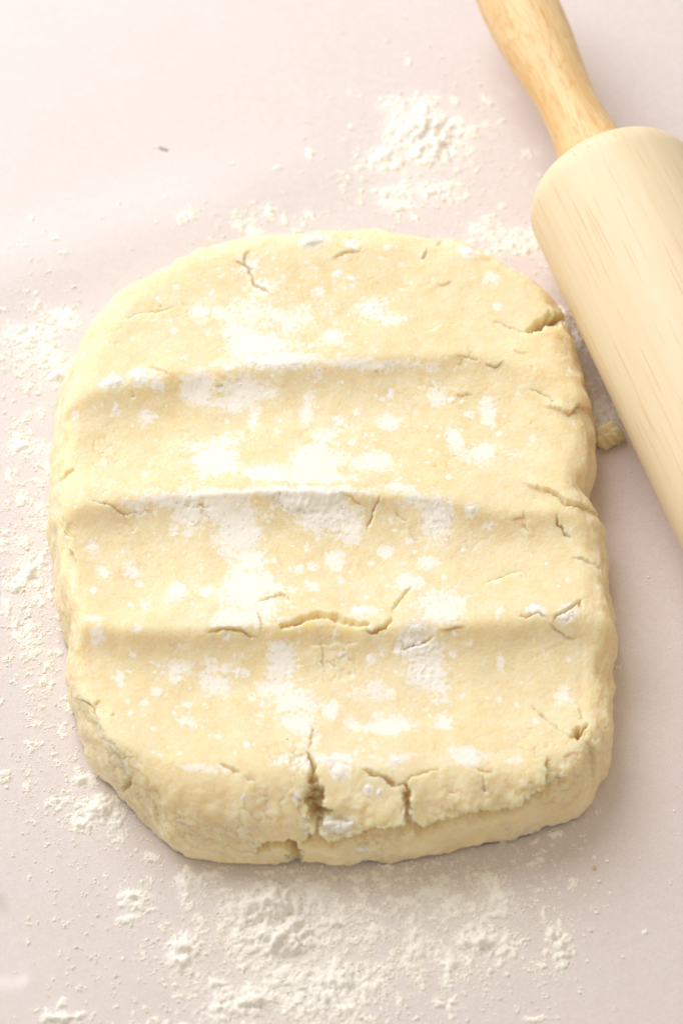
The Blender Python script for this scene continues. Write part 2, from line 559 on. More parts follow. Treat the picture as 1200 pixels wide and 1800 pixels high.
# --- cracks: (points, half width mm, depth mm, kind)
CR = [
    # the broken ridge in the middle
    ([(360, 1111), (395, 1107), (420, 1110), (445, 1121), (458, 1114)], 0.75, 2.6, ''),
    ([(458, 1114), (460, 1095), (452, 1070)], 0.3, 1.0, ''),
    ([(450, 1061), (475, 1052), (497, 1045), (510, 1052), (522, 1064)], 0.35, 1.2, ''),
    ([(495, 1098), (520, 1097), (545, 1086), (570, 1080), (590, 1087), (620, 1096), (645, 1093)], 1.7, 3.6, 'gap'),
    ([(640, 1110), (657, 1114), (678, 1099), (688, 1078)], 1.3, 4.2, ''),
    ([(688, 1078), (695, 1060), (725, 1030)], 0.5, 1.8, ''),
    ([(770, 1108), (800, 1105), (822, 1100)], 0.55, 2.0, ''),
    ([(698, 1143), (735, 1135), (772, 1118)], 0.4, 1.4, ''),
    ([(556, 1108), (562, 1122), (567, 1142), (570, 1190)], 0.35, 1.0, ''),
    ([(540, 1135), (580, 1130), (640, 1128)], 0.3, 0.7, ''),
    ([(840, 1027), (865, 1017), (890, 1011), (917, 1002), (931, 1011)], 0.45, 2.2, ''),
    ([(905, 1082), (925, 1086), (948, 1078), (965, 1095)], 0.55, 2.2, ''),
    ([(965, 1095), (980, 1085), (1000, 1066), (1020, 1055), (1026, 1078)], 0.75, 2.8, ''),
    ([(965, 1095), (978, 1106), (992, 1116), (1010, 1120)], 0.4, 1.5, ''),
    ([(980, 895), (982, 920), (992, 937), (1003, 951)], 0.7, 3.2, ''),
    ([(948, 857), (975, 870), (995, 882), (1025, 888), (1040, 896)], 0.9, 3.0, 'fold'),
    ([(895, 911), (917, 912), (922, 898)], 0.35, 1.1, ''),
    ([(920, 915), (932, 937)], 0.35, 1.0, ''),
    ([(1000, 981), (1030, 987), (1050, 996)], 0.55, 2.0, ''),
    ([(676, 866), (668, 878), (655, 893), (650, 910), (642, 936)], 0.6, 2.2, ''),
    ([(600, 868), (620, 876), (640, 884)], 0.35, 1.2, ''),
    ([(690, 893), (705, 905), (717, 918)], 0.35, 1.0, ''),
    ([(715, 925), (735, 955)], 0.3, 0.8, ''),
    ([(155, 882), (195, 890), (212, 892), (224, 903), (246, 902)], 0.5, 1.8, ''),
    ([(180, 868), (190, 862)], 0.4, 1.0, ''),
    ([(345, 882), (362, 890)], 0.4, 1.2, ''),
    ([(228, 938), (238, 932)], 0.4, 1.0, ''),
    ([(106, 850), (117, 836), (130, 826)], 1.6, 4.0, 'gap'),
    ([(106, 850), (112, 890), (116, 945), (133, 985)], 0.5, 1.6, 'fold'),
    ([(115, 945), (125, 942), (148, 955)], 0.35, 1.0, ''),
    # far part
    ([(208, 567), (240, 551), (265, 547), (295, 545), (322, 534)], 0.5, 1.9, ''),
    ([(405, 455), (432, 466), (437, 482), (450, 502), (465, 512), (487, 523)], 0.65, 2.4, ''),
    ([(432, 466), (430, 448), (440, 435)], 0.4, 1.4, ''),
    ([(262, 644), (280, 650), (298, 660)], 0.4, 1.4, ''),
    ([(575, 456), (605, 445), (638, 440)], 0.45, 1.4, ''),
    ([(747, 434), (749, 444), (740, 459)], 0.65, 2.0, ''),
    ([(765, 432), (778, 420)], 0.5, 1.6, ''),
    ([(765, 497), (775, 500), (795, 494)], 0.4, 1.2, ''),
    ([(868, 566), (900, 577), (923, 584), (940, 577)], 0.7, 3.0, ''),
    ([(935, 580), (955, 568), (975, 560), (998, 556)], 3.0, 10.0, 'gap'),
    ([(748, 586), (778, 570)], 0.35, 1.0, ''),
    ([(800, 621), (825, 630), (842, 632)], 0.5, 1.8, ''),
    ([(850, 640), (870, 645), (892, 634)], 0.5, 1.8, ''),
    ([(925, 679), (935, 685), (950, 692), (980, 708)], 0.6, 2.2, ''),
    ([(985, 722), (1002, 726), (1016, 716), (1024, 712)], 0.9, 2.6, 'fold'),
    ([(798, 695), (828, 691)], 0.4, 1.3, ''),
    ([(380, 682), (392, 680)], 0.35, 1.0, ''), ([(225, 700), (240, 696)], 0.35, 1.0, ''),
    ([(900, 612), (930, 625)], 0.35, .8, ''), ([(932, 640), (938, 655)], 0.35, .8, ''),
    ([(660, 650), (672, 662)], 0.3, .8, ''),
    ([(930, 735), (934, 745)], 0.35, .8, ''),
    # near edge
    ([(552, 1268), (551, 1295), (545, 1320)], 0.35, 1.4, ''),
    ([(545, 1318), (546, 1345), (549, 1372)], 1.1, 8.0, ''),
    ([(548, 1366), (553, 1398), (558, 1428), (562, 1456)], 3.4, 10.0, 'gap'),
    ([(526, 1316), (518, 1322), (524, 1330), (538, 1326)], 0.4, 1.2, ''),
    ([(560, 1455), (545, 1470), (530, 1478)], 1.2, 4.0, ''),
    ([(452, 1500), (475, 1486), (500, 1484), (520, 1486)], 2.4, 6.0, 'gap'),
    ([(512, 1482), (518, 1500), (522, 1518)], 3.0, 11.0, 'gap'),
    ([(132, 1227), (155, 1236), (166, 1246), (167, 1275), (183, 1302)], 0.8, 3.0, ''),
    ([(166, 1243), (180, 1232)], 0.5, 1.6, ''),
    ([(190, 1310), (205, 1328), (216, 1346), (226, 1368)], 0.9, 3.4, ''),
    ([(224, 1362), (226, 1380), (215, 1388)], 1.5, 4.0, 'gap'),
    ([(190, 1256), (203, 1252)], 0.4, 1.0, ''),
    ([(388, 1341), (405, 1348), (422, 1358)], 0.65, 2.2, ''), ([(430, 1370), (447, 1376)], 0.4, 1.2, ''),
    ([(636, 1349), (665, 1362), (700, 1378), (714, 1382)], 1.0, 4.2, ''),
    ([(714, 1382), (724, 1364), (750, 1354), (782, 1350)], 0.6, 2.4, ''),
    ([(714, 1382), (716, 1410), (713, 1440)], 1.4, 5.0, 'gap'),
    ([(828, 1352), (850, 1356), (868, 1357)], 0.5, 1.8, ''),
    ([(850, 1362), (853, 1385), (850, 1402)], 0.35, 1.0, ''),
    ([(560, 1468), (590, 1474), (620, 1465), (650, 1452), (682, 1447), (720, 1440), (740, 1450), (775, 1440), (820, 1427), (860, 1422), (900, 1410), (930, 1395), (952, 1384)], 1.0, 3.6, 'shelf'),
    ([(952, 1384), (958, 1365), (961, 1342), (966, 1328)], 0.6, 2.4, ''),
    ([(955, 1382), (978, 1366), (997, 1362)], 0.45, 1.6, ''),
    ([(930, 1238), (945, 1252), (960, 1265), (982, 1277), (1003, 1294)], 0.7, 2.6, ''),
    ([(1004, 1292), (1016, 1284), (1026, 1280)], 2.6, 7.5, 'gap'),
    ([(1014, 1240), (1019, 1252), (1016, 1268)], 0.45, 1.6, ''),
    ([(1030, 1292), (1042, 1318), (1046, 1350)], 0.7, 2.4, 'fold'),
    ([(985, 1335), (1000, 1328), (1022, 1325)], 0.4, 1.2, ''),
    ([(780, 1395), (800, 1392)], .3, .7, ''), ([(300, 1440), (345, 1452), (380, 1470)], .35, .9, ''),
    ([(268, 1395), (270, 1430), (285, 1462)], .8, 1.6, ''),
]

flat_noise_a = fbm(U, V, 3.2, 3, 21)
flat_noise_b = fbm(U, V, 1.1, 2, 22)
jag_u = 0.55 * fbm(U, V, 2.4, 3, 31) + 0.5 * fbm(U, V, 7, 2, 32)
jag_v = 0.55 * fbm(U, V, 2.4, 3, 41) + 0.5 * fbm(U, V, 7, 2, 42)


def seg_dist(poly, pad, with_side=False):
    """distance on the skin from a broken line, only in a window round it -> (window, distance, along 0..1, side)"""
    p = np.array(poly)
    lo = p.min(0) - pad; hi = p.max(0) + pad
    i0 = max(0, int((lo[0] - U[0, 0]) / STEP)); i1 = min(U.shape[1], int((hi[0] - U[0, 0]) / STEP) + 2)
    j0 = max(0, int((lo[1] - V[0, 0]) / STEP)); j1 = min(U.shape[0], int((hi[1] - V[0, 0]) / STEP) + 2)
    w = (slice(j0, j1), slice(i0, i1))
    uu = U[w] + jag_u[w]; vv = V[w] + jag_v[w]
    best = np.full(uu.shape, 1e9); al = np.zeros_like(best); side = np.zeros_like(best)
    L = np.r_[0, np.cumsum(np.hypot(*np.diff(p, axis=0).T))]
    for k in range(len(p) - 1):
        a, b = p[k], p[k + 1]
        e = b - a; l2 = max(e @ e, 1e-9)
        t = np.clip(((uu - a[0]) * e[0] + (vv - a[1]) * e[1]) / l2, 0, 1)
        dx = uu - a[0] - t * e[0]; dy = vv - a[1] - t * e[1]
        d = np.hypot(dx, dy)
        c = d < best
        best = np.where(c, d, best)
        al = np.where(c, (L[k] + t * math.sqrt(l2)) / L[-1], al)
        side = np.where(c, np.sign(e[0] * dy - e[1] * dx), side)
    return w, best, al, side


grit = fbm(U, V, 0.9, 1, 23)
disp = np.zeros_like(U)          # along the skin's normal, mm
crackness = np.zeros_like(U)
for pts, hwid, dep, kind in CR:
    poly = [skin(x, y) for x, y in pts]
    w, d, al, side = seg_dist(poly, 9)
    taper = np.clip(np.minimum(al, 1 - al) * 4, 0.04, 1) if kind != 'gap' else np.clip(np.minimum(al, 1 - al) * 6, 0.6, 1)
    ww = (0.80 if kind == 'gap' else 0.60) * hwid * taper * np.clip(1 + 0.8 * flat_noise_a[w] + 0.22 * flat_noise_b[w], 0.15, 2) + 0.06
    kk = 3.2 if kind == 'shelf' else 1.0
    d = np.maximum(d + kk * (0.10 * flat_noise_b[w] + 0.05 * grit[w] + 0.14 * flat_noise_a[w]), 0)
    r = np.maximum(d, 0) / ww
    prof = np.where(r < 1, (1 - r ** (3.0 if kind != 'gap' else 2.6)), 0)
    dep = dep * (1.0 if kind == 'shelf' else 0.85 if kind == 'gap' else 0.66)
    dd = -dep * taper * prof
    if kind == 'gap':
        dd = dd * (1 + 0.12 * flat_noise_b[w] + 0.3 * flat_noise_a[w])
    lip = 0.04 * np.exp(-((d - ww) / 1.1) ** 2) * (r >= 1) * (1 + 0.5 * side)
    if kind == '':                # the two lips never close level
        dd = dd + 0.30 * math.copysign(1, math.sin(17.3 * pts[0][0])) * side * np.exp(-d / 2.6) * (r >= 0.8) * taper
    if kind == 'fold':            # one side stands proud of the other
        dd = dd + 0.8 * side * np.exp(-(d / 4.5) ** 2) * (r >= 0.5)
    if kind == 'shelf':           # the upper layer overhangs the lower one
        up = side > 0
        dd = np.where(up, dd * 0.4 + 2.1 * np.exp(-(d / 6.5) ** 2) * smooth(0.2, 0.9, r), -dep * np.exp(-(d / 2.3) ** 2) + 0.6 * np.exp(-((d - 6) / 3.0) ** 2))
    cur = disp[w]
    disp[w] = np.where(dd < -0.05, np.minimum(cur, 0) * 0.25 + np.minimum(dd, cur), cur + np.where(cur < -0.4, 0, dd + lip))
    crackness[w] = np.maximum(crackness[w], np.exp(-(d / (ww + 2.5)) ** 2))

# --- skin texture
wall = smooth(0.06, 0.3, WW)
front = smooth(-0.15, -0.6, np.sin(TT)) * wall
disp += 0.12 * fbm(U, V, 6, 4, 51) * (1 + 2.5 * wall) + wall * 1.5 * fbm(U, V, 17, 3, 53)
disp += 0.075 * fbm(U, V, 1.5, 2, 52) * (1 + 0.6 * wall)
# crumbly plates: only in patches, strongest on the near wall and round the cracks
f1, f2, cid = worley(U + 1.6 * jag_u + 1.2 * flat_noise_a, V + 1.6 * jag_v - 1.2 * flat_noise_a, 5.2, 61)
edge = f2 - f1
zone = smooth(0.05, 0.55, fbm(U, V, 26, 2, 62) + 0.76 * front + 0.5 * crackness * (0.4 + wall) - 0.48)
disp += zone * (-0.60 * smooth(0.11, 0.0, edge) + 0.26 * (cid - 0.5))
f1b, f2b, cidb = worley(U + 0.8 * flat_noise_a, V - 0.8 * flat_noise_a, 2.1, 63)
zone2 = smooth(0.2, 0.8, 0.9 * fbm(U, V, 14, 2, 64) + 0.65 * crackness + 0.5 * front - 0.25)
disp += zone2 * (1.3 + 0.2 * front) * (0.28 * (0.55 - f1b) + 0.16 * (cidb - 0.5))
# broken crumb inside the gaps
inside = smooth(-0.8, -2.2, disp)
disp += inside * (0.5 * (0.5 - f1b) + 0.15 * flat_noise_b)
# hair cracks on top, here and there
h1, h2, hc = worley(U + 2.2 * jag_u + 1.5 * flat_noise_a, V * 1.25 + 2.2 * jag_v, 11.0, 66)
zone3 = smooth(0.10, 0.45, fbm(U, V, 21, 2, 67) + 0.25 * crackness)
disp += -0.22 * zone3 * smooth(0.050, 0.0, h2 - h1) * (1 - wall) + 0.10 * zone3 * (hc - 0.5)
wr = perlin(U / 9.0 + 0.4 * flat_noise_a, V / 2.3, 71)
gate = smooth(0.25, 0.6, fbm(U, V, 17, 2, 72))
disp += -0.0 * gate * smooth(0.09, 0.0, np.abs(wr)) * (1 - 0.3 * wall)

NS = NB
DP = BASE + NS * disp[..., None]
DP[..., 2] = np.maximum(DP[..., 2], -1.0)

I = -np.ones(U.shape, np.int64)
I[mask] = np.arange(mask.sum())
q = mask[:-1, :-1] & mask[:-1, 1:] & mask[1:, 1:] & mask[1:, :-1]
FQ = np.stack([I[:-1, :-1][q], I[:-1, 1:][q], I[1:, 1:][q], I[1:, :-1][q]], -1)
# the underside that lies on the paper
nb = 720
tb = np.linspace(-math.pi, math.pi, nb, endpoint=False)
rbt = np.interp(tb, TH, RA + (RB - RA) * 0.9, period=2 * math.pi)
ringo = np.stack([DC[0] + np.cos(tb) * rbt, DC[1] + np.sin(tb) * rbt, np.full(nb, -0.97)], -1)
ringi = np.stack([DC[0] + np.cos(tb) * 1.0, DC[1] + np.sin(tb) * 1.0, np.full(nb, -0.97)], -1)
nv = int(mask.sum()); io = nv + np.arange(nb); ii_ = io + nb
FB = np.stack([io, ii_, np.roll(ii_, -1), np.roll(io, -1)], -1)
dough = mesh_np('dough_slab', np.concatenate([DP[mask], ringo, ringi]), np.concatenate([FQ, FB]), M_DOUGH)
tag(recentre(dough), 'thick pale yellow slab of cracked pastry dough with rolled ridges', 'dough')

# ------------------------------------------------------------------ flour lying on the dough
ND = normals(DP)
# (x, y, rx, ry, strength, extra height mm) in points of the photograph
FP = [
    (455, 605, 68, 30, 1.0, 0), (480, 632, 85, 18, 1.0, .3), (400, 640, 25, 14, .8, 0), (350, 547, 18, 16, .9, 0), (388, 552, 24, 18, .55, 0), (412, 585, 30, 25, .8, 0),
    (585, 590, 26, 22, .7, 0), (548, 424, 34, 16, 1.1, 1.0), (615, 428, 14, 9, .8, .4), (680, 430, 10, 9, .8, .3), (655, 545, 33, 24, .95, .2), (690, 565, 22, 10, .7, 0),
    (440, 555, 60, 34, .35, 0), (820, 445, 18, 17, 1.0, .5), (865, 488, 12, 16, .7, 0), (875, 540, 10, 8, .6, 0), (560, 515, 10, 12, .7, 0), (610, 485, 16, 7, .4, 0),
    (455, 505, 28, 18, .5, .2), (500, 560, 60, 26, .4, 0), (200, 672, 20, 14, .95, .5), (245, 662, 22, 14, .8, .3), (275, 672, 12, 14, .7, 0),
    (345, 680, 28, 24, .95, 0), (435, 685, 48, 24, .85, 0), (420, 705, 45, 18, .75, 0), (447, 740, 14, 26, .9, 0), (255, 732, 14, 16, .7, 0), (205, 720, 8, 8, .5, 0),
    (540, 728, 13, 28, .8, 0), (765, 695, 14, 22, .95, 0), (690, 740, 24, 14, .85, 0), (856, 722, 16, 30, .9, 0), (800, 768, 18, 26, .95, 0), (845, 795, 32, 22, .55, 0),
    (655, 812, 32, 26, .9, 0), (378, 808, 42, 34, 1.05, 0), (350, 785, 26, 16, .6, 0), (470, 828, 44, 20, .95, 0), (560, 805, 46, 38, 1.05, 0), (520, 838, 90, 16, .9, 0),
    (572, 770, 26, 22, .8, 0), (400, 775, 30, 12, .6, 0), (470, 862, 200, 10, .9, .1), (545, 880, 72, 17, 1.35, .9), (575, 905, 62, 26, 1.0, .2), (620, 925, 22, 30, .9, 0),
    (425, 930, 42, 48, 1.05, .1), (330, 902, 32, 36, .95, 0), (285, 880, 36, 14, .8, 0), (390, 890, 60, 18, .75, 0), (245, 895, 22, 12, .5, 0),
    (588, 985, 15, 19, .95, .1), (768, 912, 30, 42, 1.05, .2), (730, 880, 26, 12, .6, 0), (700, 858, 30, 9, .55, 0), (830, 893, 14, 10, .8, .4), (855, 925, 10, 7, .6, 0),
    (430, 1035, 46, 46, 1.05, 0), (465, 1030, 34, 22, .9, 0), (440, 985, 32, 30, .95, 0), (415, 1090, 50, 16, .8, 0), (470, 1070, 20, 25, .6, 0),
    (308, 1042, 21, 18, 1.0, .1), (365, 1040, 10, 9, .8, 0), (255, 1062, 9, 9, .7, 0), (180, 1001, 15, 12, .9, 0), (232, 998, 14, 13, .8, 0), (163, 965, 10, 15, .6, 0),
    (172, 1115, 15, 15, .9, .1), (160, 1085, 14, 9, .6, 0), (235, 1150, 8, 7, .6, 0), (242, 1107, 8, 9, .6, 0), (365, 1165, 10, 9, .7, 0),
    (770, 1068, 46, 34, .8, .1), (735, 1110, 30, 14, .7, .2), (720, 1150, 14, 12, .6, .2), (755, 1188, 34, 34, 1.0, .2), (740, 1140, 40, 18, .85, .4), (718, 1022, 22, 14, .85, 0),
    (747, 988, 16, 12, .9, 0), (676, 968, 13, 9, .8, 0), (640, 1078, 26, 12, .8, .2), (940, 1070, 16, 11, .9, .4), (995, 1080, 14, 18, .6, .3), (870, 1075, 8, 7, .5, 0),
    (492, 1160, 22, 34, 1.0, .1), (488, 1212, 34, 18, .9, 0), (510, 1235, 40, 22, .9, 0), (525, 1270, 32, 22, .7, 0), (545, 1285, 16, 30, .55, 0), (318, 1178, 26, 14, .7, 0), (378, 1200, 24, 26, .75, 0),
    (390, 1178, 16, 8, .6, 0), (275, 1215, 13, 9, .8, 0), (255, 1235, 12, 8, .7, 0), (205, 1185, 9, 8, .6, 0), (330, 1270, 14, 10, .4, 0),
    (580, 1245, 15, 21, 1.0, 0), (620, 1277, 13, 10, .9, 0), (683, 1275, 40, 19, 1.1, .1), (775, 1269, 20, 19, 1.05, 0), (820, 1330, 34, 17, .95, .1), (700, 1335, 22, 14, .75, .2),
    (590, 1335, 36, 13, .95, .4), (600, 1358, 18, 14, .9, .5), (520, 1335, 40, 13, .7, .1), (350, 1348, 44, 7, .7, 0), (650, 1218, 18, 14, .4, 0), (880, 1165, 7, 14, .9, .1), (680, 1218, 14, 12, .7, 0),
    (595, 1452, 30, 17, 1.15, 1.2), (645, 1388, 8, 8, .9, .6), (668, 1392, 6, 8, .8, .5), (525, 1402, 8, 11, .8, .4), (540, 1460, 8, 8, .7, .3), (640, 1490, 18, 9, .8, .3), (430, 1405, 8, 8, .7, .3),
    (900, 1340, 18, 8, .4, 0), (990, 1220, 12, 14, .45, .1), (1000, 650, 8, 8, .5, 0), (780, 1230, 16, 10, .4, 0), (440, 470, 26, 18, .5, .3), (620, 640, 160, 8, .5, 0), (900, 800, 14, 8, .3, 0),
    (600, 1020, 9, 8, .8, 0), (548, 1032, 11, 10, .9, 0), (525, 1000, 8, 8, .7, 0), (546, 995, 10, 8, .7, 0), (515, 1040, 8, 8, .6, 0), (720, 955, 8, 7, .5, 0)]
fl = np.full(U.shape, -1.0)
fh = np.zeros_like(U)
warp_u = 1.5 * fbm(U, V, 9, 3, 81) + 0.5 * fbm(U, V, 2.6, 2, 83)
warp_v = 1.5 * fbm(U, V, 9, 3, 82) + 0.5 * fbm(U, V, 2.6, 2, 84)


def dust(x, y, rx, ry, s, eh, pad=1.9):
    cu, cv = skin(x, y)
    ru = rx / 5.5; rv = ry / 4.9
    i0 = max(0, int((cu - pad * ru - 4 - U[0, 0]) / STEP)); i1 = min(U.shape[1], int((cu + pad * ru + 4 - U[0, 0]) / STEP))
    j0 = max(0, int((cv - pad * rv - 4 - V[0, 0]) / STEP)); j1 = min(U.shape[0], int((cv + pad * rv + 4 - V[0, 0]) / STEP))
    w = (slice(j0, j1), slice(i0, i1))
    k = min(1.0, min(ru, rv) / 2.5)
    d = np.sqrt(((U[w] + k * warp_u[w] - cu) / ru) ** 2 + ((V[w] + k * warp_v[w] - cv) / rv) ** 2)
    val = s * (1.35 - d * 1.25)
    fl[w] = np.maximum(fl[w], val)
    if eh:
        fh[w] = np.maximum(fh[w], eh * np.clip(1.1 - d, 0, 1) ** 0.8)


for p in FP:
    dust(*p)
for k in range(900):
    # stray spots, thickest down the middle
    x = float(np.clip(rng.normal(520, 210), 130, 1000)); y = float(rng.uniform(430, 1330))
    r = float(np.clip(rng.lognormal(0.95, 0.55), 1.3, 8))
    dust(x, y, r * rng.uniform(.8, 1.3), r * rng.uniform(.8, 1.2), float(rng.uniform(.45, .95)), 0.0 if r < 5 else 0.15)

g1 = fbm(U, V, 1.5, 2, 91); g2 = fbm(U, V, 4.5, 3, 92)
wh = rng.random(U.shape)
da = dough.data.attributes.new('dust', 'FLOAT', 'POINT')
sv = fl - 0.26 + 0.44 * g1 + 0.34 * g2 + 0.30 * (wh - 0.5)
dv = np.clip(0.5 + 0.62 * sv, 0.0, 0.95) + 0.16 * np.clip(fbm(U, V, 16, 3, 95) + 0.4, 0, 1) * smooth(-0.9, 0.1, fl)
dv = dv * (1 - 1.0 * wall * (fl < 0.1)) * smooth(-0.8, -0.2, disp)
da.data.foreach_set('value', np.r_[dv[mask], np.zeros(2 * nb)].astype(np.float32))
# only the thick places are loose powder of their own
pile = fh * smooth(-0.05, 0.5, fl - 0.30 + 0.25 * g2) * (1 + 0.22 * g2 + 0.12 * g1)
f1c, f2c, cc = worley(U + 0.4 * g1, V, 1.25, 97)
grain = smooth(0.30, 0.12, f1c) * (cc > 0.90) * smooth(0.05, 0.45, fl + 0.3 * g2)
val = np.maximum(pile - 0.14 + 0.06 * g1, 0.32 * grain - 0.12)
val = np.where(crackness * smooth(-0.3, -1.0, disp) > 0.3, -1, val)
thick = np.where(val > 0, 0.06 + val + 0.04 * wh, -0.12)
FPOS = DP + ND * thick[..., None]
fq = (val > 0)
qa = fq[:-1, :-1] | fq[:-1, 1:] | fq[1:, 1:] | fq[1:, :-1]
qa = qa & q
FF = np.stack([I[:-1, :-1][qa], I[:-1, 1:][qa], I[1:, 1:][qa], I[1:, :-1][qa]], -1)
vv, ff = compact(FPOS[mask], FF)
dusting = mesh_np('flour_dusting', vv, ff, M_FLOUR_D)
tag(dusting, 'loose white flour lying in small drifts and grains on the dough', 'flour', kind='stuff')

# ------------------------------------------------------------------ rolling pin
R_PIN = 29.5
pA = at([1040], [268], R_PIN)[0]
pB = at([915], [0], R_PIN)[0]
ax = (pA - pB); ax[2] = 0
_c, _s = math.cos(math.radians(1.2)), math.sin(math.radians(1.2))
ax = np.array([ax[0] * _c - ax[1] * _s, ax[0] * _s + ax[1] * _c, 0.0])
ax = ax / np.linalg.norm(ax)                 # from far handle towards the near end
ROLL_L = 250.0


def lathe(name, prof, mat, parent, seg=128):
    prof = np.array(prof, float)
    a = np.linspace(0, 2 * math.pi, seg, endpoint=False)
    P = np.stack([np.repeat(prof[:, 0][:, None], seg, 1), prof[:, 1][:, None] * np.cos(a), prof[:, 1][:, None] * np.sin(a)], -1).reshape(-1, 3)
    n = len(prof)
    i = np.arange(n * seg).reshape(n, seg)
    j = np.roll(i, -1, 1)
    F = np.stack([i[:-1], i[1:], j[1:], j[:-1]], -1).reshape(-1, 4)
    return mesh_np(name, P, F, mat, True, parent)


def catmull(pts, n=10):
    pts = np.array(pts, float)
    p = np.vstack([2 * pts[0] - pts[1], pts, 2 * pts[-1] - pts[-2]])
    out = []
    for k in range(1, len(p) - 2):
        for t in np.linspace(0, 1, n, endpoint=False):
            t2, t3 = t * t, t ** 3
            out.append(0.5 * ((2 * p[k]) + (-p[k - 1] + p[k + 1]) * t + (2 * p[k - 1] - 5 * p[k] + 4 * p[k + 1] - p[k + 2]) * t2 + (-p[k - 1] + 3 * p[k] - 3 * p[k + 1] + p[k + 2]) * t3))
    out.append(pts[-1])
    return np.array(out)


pin = bpy.data.objects.new('rolling_pin', None)
pin.empty_display_size = 0.02
COL.objects.link(pin)
mid = pA + ax * (ROLL_L / 2 + 9.0)
pin.location = (mid[0] * MM, mid[1] * MM, 0.0)
pin.rotation_euler = (0, 0, math.atan2(ax[1], ax[0]))
tag(pin, 'wooden rolling pin with orange-brown handle lying beside the dough', 'rolling pin')
SH = 12.5
sh = [(0.0, 9.0), (0.0, 9.5), (0.05, 14.0), (0.25, R_PIN - SH)]
for t in np.linspace(0, math.pi / 2, 14)[1:]:
    sh.append((0.25 + SH * (1 - math.cos(t)), R_PIN - SH + SH * math.sin(t)))
prof = [(-ROLL_L / 2 + a, b) for a, b in sh]
prof += [(x, R_PIN) for x in np.linspace(-ROLL_L / 2 + 18, ROLL_L / 2 - 18, 12)]
prof += [(-a, b) for a, b in reversed(prof[:len(sh)])]
ro = lathe('roller', prof, M_ROLLER, pin)
ro.location = (0, 0, R_PIN * MM)
hp = catmull([(-8, 10.5), (-3, 13.0), (2, 13.0), (9, 12.0), (17, 10.8), (25, 10.1), (35, 10.1), (47, 11.2), (61, 12.6), (75, 13.3), (87, 13.2), (97, 12.0), (104, 9.5), (108, 5.5), (109, 0.05)])
for s in (-1, 1):
    h = lathe('handle', [(s * (ROLL_L / 2 + a), b) for a, b in (hp if s > 0 else hp)], M_HANDLE, pin, 96)
    h.location = (0, 0, R_PIN * MM)
    if s < 0:
        h.data.flip_normals() if hasattr(h.data, 'flip_normals') else None
# keep outward normals on every lathe
import bmesh
for ch in pin.children:
    bm = bmesh.new(); bm.from_mesh(ch.data)
    bmesh.ops.recalc_face_normals(bm, faces=bm.faces)
    bm.to_mesh(ch.data); bm.free()

